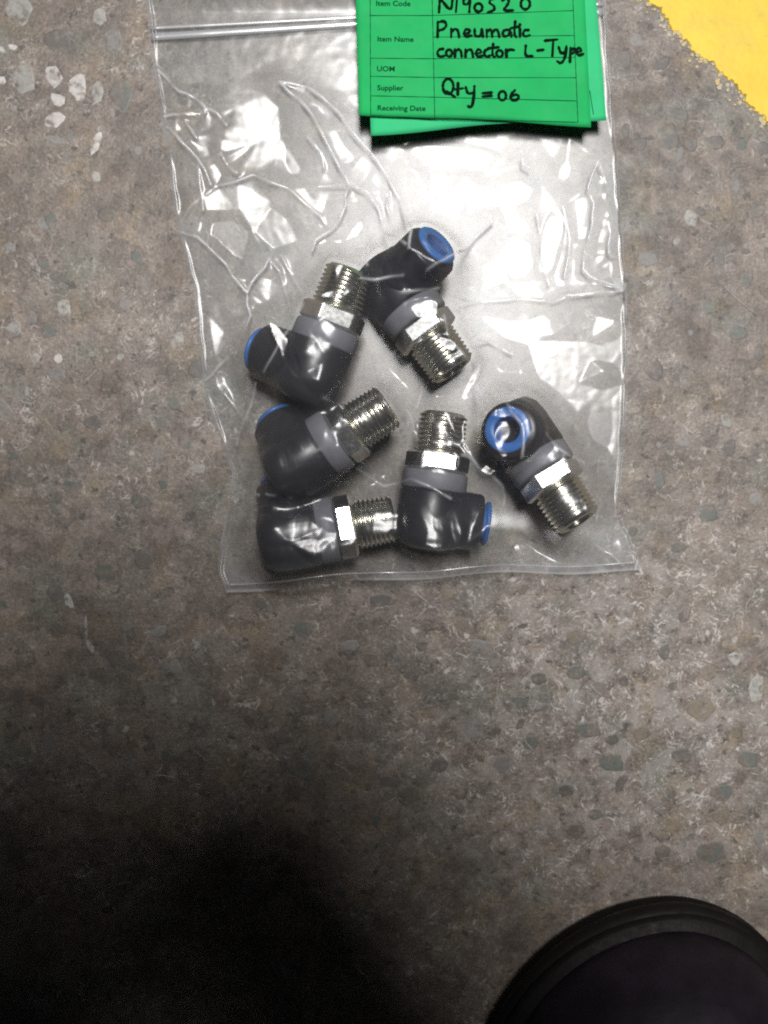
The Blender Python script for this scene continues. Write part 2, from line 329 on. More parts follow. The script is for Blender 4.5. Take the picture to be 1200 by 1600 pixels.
fibres = [(1128, 448, 1182, 494, 1.6), (1025, 365, 1040, 380, 1.8), (175, 300, 232, 333, 1.2), (248, 1038, 285, 1008, 2.0), (108, 1055, 112, 1085, 2.0), (140, 1075, 145, 1120, 1.8), (712, 977, 730, 1000, 1.5), (812, 1140, 850, 1182, 1.5), (520, 1192, 552, 1217, 1.8),
          (1000, 438, 1010, 445, 2.2), (1038, 515, 1046, 505, 2.4), (1020, 522, 1026, 510, 2.4), (850, 1015, 868, 1040, 2.0), (232, 1215, 280, 1218, 2.0), (300, 1170, 330, 1195, 1.5), (205, 1020, 218, 1030, 1.8), (1010, 965, 1028, 985, 2.0), (975, 995, 990, 1008, 2.0),
          (285, 455, 296, 453, 2.2), (66, 592, 82, 604, 1.8), (250, 598, 262, 598, 1.8), (105, 740, 116, 752, 1.6), (915, 1058, 945, 1090, 2.6), (1080, 1064, 1098, 1074, 2.4), (1165, 1110, 1182, 1118, 3.0), (870, 1130, 878, 1170, 1.4), (1030, 1285, 1045, 1300, 1.6)]
fm = []
for k, (x0, y0, x1, y1, wd) in enumerate(fibres):
    v = []; m_ = 9; d = Vector((x1-x0, y1-y0)); nn = Vector((-d.y, d.x)).normalized(); bend = nr.uniform(-0.12, 0.12)*d.length
    for i in range(m_+1):
        t = i/m_; p = Vector((x0, y0))+d*t+nn*(bend*math.sin(t*math.pi)+nr.uniform(-0.5, 0.5)); hw = wd*0.5*(0.35+0.65*math.sin(math.pi*min(1, max(0, t*0.9+0.05))))*nr.uniform(0.7, 1.2)
        v += [U(*(p+nn*hw), 0.00012), U(*p, 0.00035), U(*(p-nn*hw), 0.00012)]
    f = []
    for i in range(m_): b0 = 3*i; f += [(b0, b0+1, b0+4, b0+3), (b0+1, b0+2, b0+5, b0+4)]
    obj('scratch_burr', pydata('scratch_burr', v, f), FIBRE, floor)
# yellow painted floor line, top right, with a crumbled edge
def wob(t, seed):
    return sum(math.sin(t*f*6.283+seed*p)*q for f, p, q in ((3.1, 1.3, 3.2), (8.7, 2.1, 2.2), (21.0, 0.7, 1.5), (47.0, 3.3, 1.1), (90.0, 1.9, 0.7)))
N_ = 420; top = []; bot = []
P0 = Vector((790, -220)); P1 = Vector((1500, 478)); dr = (P1-P0).normalized(); nm = Vector((dr.y, -dr.x))
for k in range(N_+1):
    t = k/N_; p = P0.lerp(P1, t)
    e1 = p + nm*(-2+wob(t*2, 1.0)+rng.normal()*1.1); e2 = p + nm*(430+wob(t*2, 2.0)+rng.normal()*1.1)
    bot.append(e1); top.append(e2)
v = [U(*e, 0.00045) for e in bot]+[U(*e, 0.00045) for e in top]+[U(*(e-nm*2.2), 0.00002) for e in bot]+[U(*(e+nm*2.2), 0.00002) for e in top]
q = N_+1; f = []
for k in range(N_):
    f += [(k, k+1, q+k+1, q+k), (k, 2*q+k, 2*q+k+1, k+1), (q+k, q+k+1, 3*q+k+1, 3*q+k)]
yl = obj('floor_marking', pydata('floor_marking', v, f), M['yellow']); tag(yl, 'yellow painted floor line with a crumbled edge at the top right', 'floor marking', kind='structure')
# crumbs of paint along the edge, one loose fringe
v = []; f = []
for k in range(420):
    t = rng.random(); p = P0.lerp(P1, t) - nm*(abs(rng.normal())*9+1); r = 1.2+rng.random()*3.2; a0 = rng.random()*6.28; s_ = 5+int(rng.random()*3); b0 = len(v)
    ring = [(p.x+math.cos(a0+6.283*j/s_)*r*rng.uniform(.5, 1.2), p.y+math.sin(a0+6.283*j/s_)*r*rng.uniform(.5, 1.2)) for j in range(s_)]
    zc_ = rng.uniform(0.00012, 0.0004); v += [U(x, y, zc_) for x, y in ring]+[U(p.x+(x-p.x)*1.2, p.y+(y-p.y)*1.2, -0.0001) for x, y in ring]
    f += [tuple(range(b0+s_-1, b0-1, -1))]+[(b0+j, b0+(j+1) % s_, b0+s_+(j+1) % s_, b0+s_+j) for j in range(s_)]
fr = obj('paint_crumbs', pydata('paint_crumbs', v, f), M['fleck'], yl); tag(fr, kind='stuff')

# ------------------------------------------------------------------ elbow connectors
mm = 0.001
def make_connector(px, py, stud, arm, hexroll, zlift, label, armlen=22.0):
    """px, py: where the elbow's corner shows; stud, arm: directions (x right, y up the picture, z to the lens)"""
    s = Vector(stud).normalized(); a_ = Vector(arm); a_ = (a_-s*a_.dot(s)).normalized(); t = s.cross(a_)
    R = Matrix((a_, t, s)).transposed().to_4x4()
    I = Matrix.Identity(4)
    pq = U(px, py, 0.012); nh_ = ((LAMP-pq).normalized()+(Vector((0, 0, H))-pq).normalized())
    hexroll = math.atan2(t.dot(nh_), a_.dot(nh_))-math.pi/6+hexroll      # a flat turned towards the light
    root = empty('elbow_connector')
    # body: upright barrel and arm, in black plastic
    bm = bmesh.new()
    L = armlen
    prof = [(0.01, -11.2), (5.5, -11.0), (8.8, -9.8), (10.4, -7.2), (11.0, -3.5), (11.0, 7.4), (10.4, 8.4), (6.0, 8.6)]
    lathe_pts(bm, [(r*mm, z*mm) for r, z in prof], I, 40)
    X90 = Matrix.Rotation(math.radians(90), 4, 'Y')
    prof = [(10.2, -2.0), (10.2, 9.0), (9.6, 10.0), (9.3, L-3.2), (8.8, L-2.4), (6.6, L-2.2), (5.6, L-2.2)]
    lathe_pts(bm, [(r*mm, z*mm) for r, z in prof], X90, 40)
    body = obj('body', bm, M['black'], root)
    # moulded rib ring round the barrel top
    bm = bmesh.new(); lathe_pts(bm, [(r*mm, z*mm) for r, z in [(6.2, 8.3), (10.2, 8.3), (10.8, 8.9), (10.6, 13.9), (10.1, 14.5), (6.2, 14.6)]], I, 44)
    obj('collar', bm, M['collar'], root)
    # hexagon
    bm = bmesh.new(); nh = 6; layers = [(14.7, 0.90), (15.4, 1.0), (20.0, 1.0), (20.8, 0.89)]
    rings = []
    for z, q in layers:
        rings.append([bm.verts.new(Vector((10.6*q*math.cos(hexroll+k*math.pi/3), 10.6*q*math.sin(hexroll+k*math.pi/3), z))*mm) for k in range(6)])
    for r0, r1 in zip(rings[:-1], rings[1:]):
        for k in range(6): bm.faces.new((r0[k], r0[(k+1) % 6], r1[(k+1) % 6], r1[k]))
    bm.faces.new(rings[0][::-1]); bm.faces.new(rings[-1])
    bmesh.ops.bevel(bm, geom=[e for e in bm.edges], offset=0.22*mm, segments=2, affect='EDGES', profile=0.6)
    obj('hex_nut', bm, M['hex'], root)
    # tapered thread, nine turns
    bm = bmesh.new(); prof = [(7.0, 20.6), (7.1, 21.2)]
    z = 21.3
    for k in range(8):
        r = 8.35-0.05*k
        prof += [(r-1.05, z), (r-0.10, z+0.66), (r, z+0.74), (r-0.10, z+0.86)]; z += 1.52
    prof += [(7.0, z+0.15), (6.7, z+0.5), (5.4, z+0.5), (5.2, z+0.1), (5.2, z-8)]
    lathe_pts(bm, [(r*mm, q*mm) for r, q in prof], I, 44)
    obj('thread', bm, M['thread'], root)
    # blue release ring with its bore
    bm = bmesh.new(); prof = [(5.0, L-2.3), (5.0, L-1.2), (6.9, L-1.1), (7.3, L-0.7), (7.3, L-0.1), (6.9, L+0.25), (4.6, L+0.25), (4.2, L-0.1)]
    lathe_pts(bm, [(r*mm, z*mm) for r, z in prof], X90, 40)
    ring = obj('release_ring', bm, M['blue'], root)
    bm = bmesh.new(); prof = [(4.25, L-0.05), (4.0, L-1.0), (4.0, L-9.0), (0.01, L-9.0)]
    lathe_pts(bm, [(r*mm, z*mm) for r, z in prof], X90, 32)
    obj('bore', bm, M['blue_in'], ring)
    # sit on the film
    zmin = min((R @ vv.co).z for ch in (root.children) for vv in ch.data.vertices)
    zc = -zmin + 0.0008 + zlift
    p = U(px, py, zc)
    root.matrix_world = Matrix.Translation(p) @ R
    tag(root, label, 'connector', 'pneumatic elbow connectors in the bag')
    return root
conns = [
 make_connector(489, 577, (0.35, 0.92, 0.04), (-0.90, -0.28, -0.32), 0.16, 0.003, 'elbow connector with upright thread, uppermost on the left in the bag'),
 make_connector(616, 450, (0.52, -0.74, 0.10), (0.50, 0.62, 0.55), 0.15, 0.000, 'elbow connector whose blue ring faces up, highest in the bag'),
 make_connector(470, 722, (0.83, 0.53, 0.08), (-0.62, 0.42, -0.36), 0.30, 0.001, 'elbow connector with thread slanting up right, left of centre', 19.0),
 make_connector(672, 806, (0.13, 0.95, -0.02), (0.93, -0.28, -0.05), 0.04, 0.001, 'elbow connector with upright thread at centre, blue ring edge pointing right', 19.0),
 make_connector(456, 838, (0.96, 0.17, -0.05), (-0.45, 0.62, -0.16), 0.0, 0.000, 'elbow connector with thread pointing right, lowest on the left in the bag', 20.0),
 make_connector(816, 682, (0.48, -0.78, 0.23), (-0.60, 0.50, 0.70), 0.0, 0.000, 'elbow connector with thread pointing down right, nearest the bag\'s right edge', 19.0),
]
bpy.context.view_layer.update()

# ------------------------------------------------------------------ zip bag
Ledge = [(-70, 222), (0, 230), (80, 237), (200, 255), (350, 277), (450, 303), (590, 318), (620, 322), (690, 346), (740, 364), (790, 357), (830, 349), (890, 340), (925, 355)]
Redge = [(-90, 935), (0, 945), (150, 956), (300, 968), (450, 978), (560, 981), (700, 975), (760, 968), (800, 966), (850, 986), (893, 1002)]
NU, NV = 352, 496
u = np.linspace(0, 1, NU); vv = np.linspace(0, 1, NV)
lp = np.array(Ledge, float); rp = np.array(Redge, float)
def edge(poly, t):
    yy = poly[0, 0]+(poly[-1, 0]-poly[0, 0])*t
    xx = np.interp(yy, poly[:, 0], poly[:, 1])
    k = np.ones(9)/9; pad = np.pad(xx, 4, mode='edge'); return np.convolve(pad, k, 'valid'), yy
lx, ly = edge(lp, vv); rx, ry = edge(rp, vv)
PX = lx[:, None]*(1-u)+rx[:, None]*u; PY = ly[:, None]*(1-u)+ry[:, None]*u
bow = np.sin(u*math.pi)                      # the bottom edge bows
PY += (vv**6)[:, None]*(-10*bow + 3*np.sin(u*17) )[None, :]
PX += (0.6*np.sin(vv*61)+0.5*np.sin(vv*133+1))[:, None]*(np.abs(2*u-1)**6)[None, :]
eu = np.minimum(u, 1-u)[None, :]*np.ones((NV, 1)); ev = np.minimum(vv+0.05, (1-vv))[:, None]*np.ones((1, NU))
win = np.clip(eu/0.18, 0, 1)*np.clip(ev/0.15, 0, 1)
zn = 0.0005+0.008*win*win*(3-2*win)*np.clip((PY-180)/260, 0, 1)
WX = (PX-600)*K*(H-zn)/H; WY = (800-PY)*K*(H-zn)/H
# what the film drapes over
dg = bpy.context.evaluated_depsgraph_get()
V_ = []; F_ = []
for c in conns:
    for ch in list(c.children):
        mw = ch.matrix_world; b0 = len(V_)
        V_ += [mw @ q_.co for q_ in ch.data.vertices]; F_ += [tuple(b0+i for i in p_.vertices) for p_ in ch.data.polygons]
bvh = BVHTree.FromPolygons(V_, F_)
ST = 2
obst = np.full(WX[::ST, ::ST].shape, 0.0009)
dn = Vector((0, 0, -1))
for i, (xr, yr) in enumerate(zip(WX[::ST, ::ST], WY[::ST, ::ST])):
    for j, (x, y) in enumerate(zip(xr, yr)):
        h = bvh.ray_cast(Vector((x, y, 0.1)), dn)
        if h[0] is not None: obst[i, j] = h[0].z+0.0005
# grow the obstacle a little so that the film clears it
for _ in range(2):
    p = np.pad(obst, 1, mode='edge'); obst = np.maximum.reduce([p[1:-1, 1:-1], p[:-2, 1:-1], p[2:, 1:-1], p[1:-1, :-2], p[1:-1, 2:]])
h = np.maximum(obst, 0.004*win[::ST, ::ST])
EDGE = 0.0007
grav = 0.000065
for it in range(1500):
    hn = h.copy()
    hn[1:-1, 1:-1] = 0.25*(h[:-2, 1:-1]+h[2:, 1:-1]+h[1:-1, :-2]+h[1:-1, 2:])-grav
    hn[0] = hn[1]; hn[-1] = EDGE; hn[:, 0] = EDGE; hn[:, -1] = EDGE
    h = np.maximum(hn, obst)
def up(a):
    r0 = np.linspace(0, a.shape[0]-1, NV); r1 = np.linspace(0, a.shape[1]-1, NU)
    t = np.empty((NV, a.shape[1]))
    for j in range(a.shape[1]): t[:, j] = np.interp(r0, np.arange(a.shape[0]), a[:, j])
    o_ = np.empty((NV, NU))
    for i in range(NV): o_[i] = np.interp(r1, np.arange(a.shape[1]), t[i])
    return o_
def blur(a, k):
    for _ in range(k):
        p = np.pad(a, 1, mode='edge')
        a = (p[:-2, 1:-1]+p[2:, 1:-1]+p[1:-1, :-2]+p[1:-1, 2:]+2*p[1:-1, 1:-1])/6
    return a
base = blur(up(h), 5)
# creases one can follow in the photograph
CR = [
 (1.0, [(437, 131), (470, 160), (500, 205), (530, 262), (546, 290)]), (1.0, [(437, 131), (480, 138), (530, 180), (575, 235), (605, 275), (625, 310), (635, 345), (640, 385), (636, 415)]),
 (0.9, [(275, 361), (310, 372), (340, 400), (362, 430), (384, 455)]), (0.5, [(275, 361), (300, 322), (340, 290), (395, 272), (450, 292), (500, 335), (520, 355)]),
 (0.9, [(546, 290), (540, 320), (520, 355), (492, 372), (487, 388)]), (0.8, [(384, 455), (400, 425), (418, 400)]), (0.6, [(418, 400), (440, 440), (456, 482)]), (0.5, [(436, 392), (470, 455)]),
 (1.0, [(384, 455), (390, 490), (385, 530), (345, 570), (320, 596)]), (0.9, [(548, 285), (575, 300), (589, 320), (595, 345), (615, 385), (632, 408)]), (0.8, [(575, 432), (572, 395), (582, 370)]),
 (0.7, [(351, 615), (377, 650)]), (1.0, [(405, 605), (385, 655), (371, 696)]), (0.8, [(247, 110), (270, 135), (295, 150), (320, 168), (322, 180)]), (0.8, [(262, 200), (285, 225), (310, 250), (330, 290)]),
 (0.7, [(258, 183), (285, 182), (305, 178)]), (0.7, [(290, 188), (300, 205), (308, 218)]), (0.7, [(320, 172), (340, 180), (355, 198)]), (0.6, [(345, 240), (355, 258), (370, 270)]), (0.6, [(310, 250), (318, 330)]),
 (1.2, [(772, 343), (725, 395), (690, 430), (663, 446)]), (0.8, [(933, 255), (917, 297), (927, 320), (925, 350), (913, 393), (912, 420), (933, 437), (970, 452)]), (0.7, [(933, 255), (943, 280), (950, 303)]),
 (0.7, [(963, 343), (953, 367), (950, 397), (960, 403)]), (1.1, [(868, 468), (890, 460), (930, 457), (972, 455)]), (0.5, [(700, 470), (760, 466), (820, 462), (868, 466)]), (0.8, [(815, 247), (828, 265)]),
 (1.0, [(567, 456), (600, 452), (628, 450)]), (1.0, [(628, 472), (655, 470), (682, 466)]), (0.9, [(745, 531), (767, 530), (787, 541), (804, 550)]), (0.9, [(735, 575), (746, 605), (752, 635)]),
 (0.8, [(968, 787), (985, 830), (998, 866), (990, 890)]), (0.6, [(930, 852), (955, 868), (975, 885)]), (0.8, [(757, 821), (790, 817), (810, 807)]), (0.6, [(935, 720), (932, 740)]),
 (0.8, [(610, 340), (605, 300)]), (0.7, [(720, 700), (745, 735), (780, 760), (784, 790)]), (0.7, [(780, 640), (800, 672), (802, 720)]), (0.6, [(728, 575), (700, 545), (690, 505)]), (0.7, [(840, 685), (860, 705), (905, 725)]),
 (0.6, [(400, 765), (412, 775)]), (0.6, [(424, 773), (438, 776)]), (0.5, [(605, 620), (640, 650), (650, 690)]), (0.6, [(560, 735), (600, 760), (640, 750), (700, 780)]), (0.5, [(840, 330), (850, 390), (862, 440)]),
 (0.6, [(880, 320), (892, 370), (885, 430)]), (0.5, [(480, 215), (500, 240), (505, 262)]), (0.6, [(495, 290), (545, 288)]), (0.5, [(620, 560), (660, 600), (650, 640)]), (0.5, [(430, 520), (470, 480)]), (0.5, [(420, 590), (450, 540), (480, 490)]),
]
def polydist(pts, reach):
    D = np.full(PX.shape, 1e6)
    P = np.array(pts, float)
    for a0, b0 in zip(P[:-1], P[1:]):
        d = b0-a0; L2 = (d*d).sum()
        t = np.clip(((PX-a0[0])*d[0]+(PY-a0[1])*d[1])/L2, 0, 1)
        D = np.minimum(D, np.hypot(PX-a0[0]-t*d[0], PY-a0[1]-t*d[1]))
    return D
# facets: a triangulation that keeps the creases as folds
pts = []; edges = []; zz = []
def addpt(x, y, z):
    for i, (a0, b0) in enumerate(pts):
        if (a0-x)**2+(b0-y)**2 < 6: return i
    pts.append((x, y)); zz.append(z); return len(pts)-1
fr_ = np.random.default_rng(11)
crease = np.zeros(PX.shape); ridge = np.zeros(PX.shape); tent = np.zeros(PX.shape)
for s, poly in CR:
    # natural jitter along each fold
    pj = [poly[0]]
    for a0, b0 in zip(poly[:-1], poly[1:]):
        mid = ((a0[0]+b0[0])/2+fr_.normal()*2.0, (a0[1]+b0[1])/2+fr_.normal()*2.0); pj += [mid, b0]
    idx = [addpt(x, y, 0.0009*s*fr_.uniform(0.5, 1.3)) for x, y in pj]
    edges += [(i, j) for i, j in zip(idx[:-1], idx[1:]) if i != j]
    D = polydist(pj, 20)
    vary = 0.65+0.35*np.sin(PX*0.11+PY*0.09+s*9)
    ridge = np.maximum(ridge, s*0.00044*np.exp(-(D/2.6)**2)*vary)
    tent = np.maximum(tent, s*0.0006*np.exp(-D/13.0))
    crease = np.maximum(crease, s*np.exp(-(D/1.7)**2)*vary)
tries = 0
while tries < 5000 and len(pts) < 640:
    tries += 1
    x, y = fr_.uniform(215, 1010), fr_.uniform(-95, 935)
    m_ = 26 if y > 120 else 40
    if any((a0-x)**2+(b0-y)**2 < m_*m_ for a0, b0 in pts): continue
    pts.append((x, y)); zz.append(float(fr_.normal()*0.00042))
for q_ in ((100, -200), (1100, -200), (1100, 1050), (100, 1050)): pts.append(q_); zz.append(0.0)
rv, re_, rf, ov, _, _ = delaunay_2d_cdt([Vector(p_) for p_ in pts], edges, [], 0, 1e-4)
rz = [float(np.mean([zz[i] for i in o_])) if o_ else 0.0005 for o_ in ov]
fac = np.zeros(PX.shape)
for tri in rf:
    for k in range(1, len(tri)-1):
        (x0, y0), (x1, y1), (x2, y2) = (rv[tri[0]], rv[tri[k]], rv[tri[k+1]]); z0, z1, z2 = rz[tri[0]], rz[tri[k]], rz[tri[k+1]]
        den = (y1-y2)*(x0-x2)+(x2-x1)*(y0-y2)
        if abs(den) < 1e-6: continue
        msk = (PX >= min(x0, x1, x2)-1) & (PX <= max(x0, x1, x2)+1) & (PY >= min(y0, y1, y2)-1) & (PY <= max(y0, y1, y2)+1)
        if not msk.any(): continue
        xs, ys = PX[msk], PY[msk]
        l0 = ((y1-y2)*(xs-x2)+(x2-x1)*(ys-y2))/den; l1 = ((y2-y0)*(xs-x2)+(x0-x2)*(ys-y2))/den; l2 = 1-l0-l1
        inn = (l0 >= -1e-4) & (l1 >= -1e-4) & (l2 >= -1e-4)
        cur = fac[msk]; cur[inn] = (l0*z0+l1*z1+l2*z2)[inn]; fac[msk] = cur
fac = blur(fac, 3)
soft = np.clip(eu/0.03, 0, 1)*np.clip((1-vv)/0.03, 0, 1)[:, None]
flat = (np.clip((PY-95)/70, 0.0, 1)*0.85+0.15)*(1+0.55*np.clip((PY-360)/120, 0, 1)+0.9*np.clip((PY-170)/60, 0, 1)*np.clip((480-PY)/60, 0, 1))
rise = np.clip((390-PY)/230, 0, 1); rise = 0.0008*rise*rise*(3-2*rise)*np.clip(eu/0.12, 0, 1)      # the film climbs towards the tag and zip
Z = base + rise + (fac+tent)*soft*flat + ridge*np.clip(soft, 0.2, 1)
streak = blur(np.repeat(fr_.normal(size=(NV, NU//2+1)), 2, axis=1)[:, :NU], 34); streak /= streak.std()
# panels of film that lie at the tilt at which the ceiling light glints towards the lens
GP = [(705, 245, 84, 26, -4), (862, 378, 20, 62, -12), (447, 545, 12, 60, 28), (662, 497, 28, 20, 10), (694, 548, 22, 12, -25), (733, 604, 9, 44, -28), (776, 690, 18, 42, -10),
      (908, 459, 30, 5, -3), (770, 655, 24, 10, 0), (520, 478, 22, 8, 12), (300, 182, 20, 6, 0), (760, 735, 24, 11, 20)]
CAMP = Vector((0, 0, H))
for cx_, cy_, rx_, ry_, rot_ in GP:
    ca, sa = math.cos(math.radians(rot_)), math.sin(math.radians(rot_))
    dx_, dy_ = PX-cx_, PY-cy_
    uu = (dx_*ca-dy_*sa)/rx_; wv_ = (dx_*sa+dy_*ca)/ry_
    r2 = uu*uu+wv_*wv_+0.10*np.sin(uu*5+cx_)+0.10*np.sin(wv_*6+cy_)
    wn = np.clip(1-r2, 0, 1); wn = np.clip(wn*1.7, 0, 1); wn = wn*wn*(3-2*wn)
    kc = np.argmin(dx_**2+dy_**2); z0 = Z.ravel()[kc]
    pc = U(cx_, cy_, float(z0)); nrm = ((LAMP-pc).normalized()+(CAMP-pc).normalized()).normalized()
    gx, gy = -nrm.x/nrm.z, -nrm.y/nrm.z
    pl = z0+0.0006+gx*dx_*K-gy*dy_*K+0.6*(fac-fac.ravel()[kc])+streak*0.00004
    Z = np.maximum(Z*(1-wn)+pl*wn, base)
fine = blur(fr_.normal(size=PX.shape), 14); fine /= fine.std()
Z += fine*0.000014*soft
# crumpled film: sharp little ridges, most where it is drawn tight round the parts
def ridged(k, seed):
    g = np.random.default_rng(seed).normal(size=(NV//4+2, NU//4+2)); g = blur(g, k); g /= g.std()
    g = up(g); return np.clip(1-np.abs(g)*0.9, -1.2, 1)
near = np.clip((blur(base, 60)-0.003)/0.006, 0, 1)
Z += soft*(ridged(9, 5)*0.00014*(0.35+near)+ridged(3, 6)*0.00007*(0.15+near))
# rolled side folds, and the bottom edge kicked up off the floor
Z += 0.0006*np.exp(-((eu-0.006)/0.004)**2)*(0.7+0.3*np.sin(PY*0.05))
lift = np.exp(-((1-vv)/0.05)**2)[:, None]*(0.0085*np.exp(-((u-0.50)/0.34)**2)+0.0006)[None, :]
lip = np.clip((22-PY)/90, 0, 1)**1.2*0.0055               # the mouth of the bag curls up
Zb = 0.00035+lift+lip+0*PX
Z = np.maximum(Z, 0.0009)+lift+lip
tagz = 0.0078
under = (PX > 535) & (PX < 960) & (PY < 215)
Z = np.where(under, np.minimum(Z, tagz-0.0012), Z)
ZF = Z
# film is whiter where it is folded and heat-sealed: the two sides and the bottom margin
crease = np.maximum(crease, 0.42*np.exp(-(eu/0.0045)**2)*(0.6+0.4*np.sin(PY*0.07)))
crease = np.maximum(crease, (0.10*np.clip((vv-0.955)/0.02, 0, 1)+0.35*np.exp(-((1-vv)/0.004)**2))[:, None]*np.ones((1, NU)))
bag = empty('plastic_bag', U(650, 500))
def place(me, name, m_, parent=bag):
    o = obj(name, me, m_, parent); o.matrix_parent_inverse = Matrix.Translation(-parent.location); return o
me = grid_mesh('front_film', WX, WY, Z)
at = me.attributes.new('crease', 'FLOAT', 'POINT'); at.data.foreach_set('value', crease.astype(np.float32).ravel())
place(me, 'front_film', M['film'])
place(grid_mesh('back_film', WX[::4, ::4], WY[::4, ::4], Zb[::4, ::4]), 'back_film', M['film_back'])
tag(bag, 'clear plastic zip bag holding elbow connectors, lying on the floor', 'bag')
def tube(path, r, n=10, flat=1.0):
    bm = bmesh.new(); prev = None
    for i, p in enumerate(path):
        d = (path[min(i+1, len(path)-1)]-path[max(i-1, 0)]).normalized(); sd = d.cross(Vector((0, 0, 1))).normalized()
        ring = [bm.verts.new(p+sd*(r*math.cos(6.2832*k/n))+Vector((0, 0, 1))*(r*flat*math.sin(6.2832*k/n))) for k in range(n)]
        if prev:
            for k in range(n):
                f_ = bm.faces.new((prev[k], prev[(k+1) % n], ring[(k+1) % n], ring[k])); f_.smooth = True
        else: bm.faces.new(ring[::-1])
        prev = ring
    bm.faces.new(prev)
    return bm
def film_at(px, py):
    k = np.argmin((PX-px)**2+(PY-py)**2); return ZF.ravel()[k]
for y0, y1, y2, r in ((44, 27, 6, 0.00065), (58, 37, 18, 0.0013)):
    path = []
    for k in range(61):
        x = 236+k*(944-236)/60
        y = np.interp(x, [236, 555, 944], [y0, y1, y2])
        path.append(U(x, y, film_at(x, y)+r*0.4))
    bm = tube(path, r, 12, 0.45); me = bpy.data.meshes.new('zip_track'); bm.to_mesh(me); bm.free()
    place(me, 'zip_track', M['zip'])
# heat-sealed bottom seam
path = [Vector((WX[-7, j], WY[-7, j], Z[-7, j]+0.0001)) for j in range(3, NU-3, 5)]
bm = tube(path, 0.0003, 8, 0.6); me = bpy.data.meshes.new('bottom_seam'); bm.to_mesh(me); bm.free(); place(me, 'bottom_seam', M['zip'])

# ------------------------------------------------------------------ green tags
def zoomc(zx, zy): return 540+zx/2.727, zy/2.727
def tag_z(px, py, lvl):
    return tagz+0.0016*max(0, (py-110)/75)**2*max(0, min(1, (920-px)/365))**3+lvl+0.0010*math.sin((px-540)/130.0)*0.5+0.0010*((px-740)/180.0)**2*0.6+0.0005*math.sin(py/60.0)
def sheet(name, corners, lvl, m_, label, wavy, nx=40, ny=36):
    tl, tr, br, bl = [Vector(c_) for c_ in corners]
    v = []; f = []
    for side in (0, 1):
        for j in range(ny+1):
            for i in range(nx+1):
                p = tl.lerp(tr, i/nx).lerp(bl.lerp(br, i/nx), j/ny)
                p = p+Vector((0, wavy*math.sin(i/nx*7+1)*(j/ny)**8))
                z = tag_z(p.x, p.y, lvl)-side*0.00022
                v.append(U(p.x, p.y, z))
    q = (nx+1)*(ny+1)
    for j in range(ny):
        for i in range(nx):
            a0 = j*(nx+1)+i; f.append((a0+nx+1, a0+nx+2, a0+1, a0)); f.append((q+a0, q+a0+1, q+a0+nx+2, q+a0+nx+1))
    rim = [i for i in range(nx+1)]+[j*(nx+1)+nx for j in range(1, ny+1)]+[ny*(nx+1)+i for i in range(nx-1, -1, -1)]+[j*(nx+1) for j in range(ny-1, 0, -1)]
    for a0, b0 in zip(rim, rim[1:]+rim[:1]): f.append((a0, b0, q+b0, q+a0))
    me = pydata(name, v, f, True)
    root = empty(name, U(740, 60, tagz)); place(me, 'paper', m_, root)
    tag(root, label, 'paper tag', 'green paper tags on the bag')
    return root
t2 = sheet('paper_tag', [zoomc(70, -330), zoomc(1040, -330), zoomc(1112, 505), zoomc(108, 572)], 0.0, M['green_light'], 'lighter green paper tag, mostly hidden under the one with writing', 3.0)
t1 = sheet('paper_tag', [zoomc(33, -330), zoomc(1003, -330), zoomc(1046, 538), zoomc(57, 487)], 0.0011, M['green'], 'green paper form tag with black handwriting, lying on top of the bag', 2.0)
def onpaper(zx, zy, dz):
    px, py = zoomc(zx, zy); b = 0
    return px, py, tag_z(px, py, 0.0011)+dz
def ribbon(pts, wd, dz, z_round=True):
    """flat stroke of the given width (zoom units) following the paper"""
    # smooth the path
    P = [Vector(p_) for p_ in pts]
    if len(P) > 2:
        for _ in range(2):
            Q = [P[0]]
            for a0, b0 in zip(P[:-1], P[1:]): Q += [a0.lerp(b0, .25), a0.lerp(b0, .75)]
            P = Q+[P[-1]]
    v = []; f = []
    L_ = []; R_ = []
    for i, p_ in enumerate(P):
        d = (P[min(i+1, len(P)-1)]-P[max(i-1, 0)])
        if d.length < 1e-6: d = Vector((1, 0))
        d.normalize(); nn = Vector((-d.y, d.x)); wv = wd/2*(0.86+0.2*math.sin(i*1.7+p_.x))
        L_.append(p_+nn*wv); R_.append(p_-nn*wv)
    d0 = (P[0]-P[1]).normalized()*wd/2; d1 = (P[-1]-P[-2]).normalized()*wd/2
    ring = L_+[P[-1]+d1]+R_[::-1]+[P[0]+d0]
    n_ = len(L_)
    v2 = L_+R_+[P[0]+d0, P[-1]+d1]
    for i in range(n_-1): f.append((i, n_+i, n_+i+1, i+1))
    f += [(0, 2*n_, n_), (n_-1, 2*n_-1, 2*n_+1)]
    return v2, f
def strokes(name, lines, wd, dz, m_, parent, sub=0):
    v = []; f = []; k0 = 0
    for li, s in enumerate(lines):
        vs_, fs = ribbon(s, wd, dz); b0 = len(v)
        v += [U(*onpaper(p_.x, p_.y, dz+li*0.0000012)) for p_ in vs_]; f += [tuple(b0+i for i in q_) for q_ in fs]
    me = pydata(name, v, f); place(me, name, m_, parent)
def subdiv(a, b, n=14): return [(a[0]+(b[0]-a[0])*k/n, a[1]+(b[1]-a[1])*k/n) for k in range(n+1)]
GL = [((103, -330), (107, 492)), ((362, -330), (380, 506)), ((955, -330), (990, 520)),
      ((103, 66), (366, 66)), ((366, 66), (968, 45)), ((374, 158), (972, 151)), ((104, 248), (374, 250)), ((374, 250), (977, 244)),
      ((105, 325), (376, 330)), ((376, 330), (981, 331)), ((106, 408), (378, 414)), ((378, 414), (985, 430)), ((107, 491), (380, 505)), ((380, 505), (990, 521)), ((102, -100), (966, -118))]
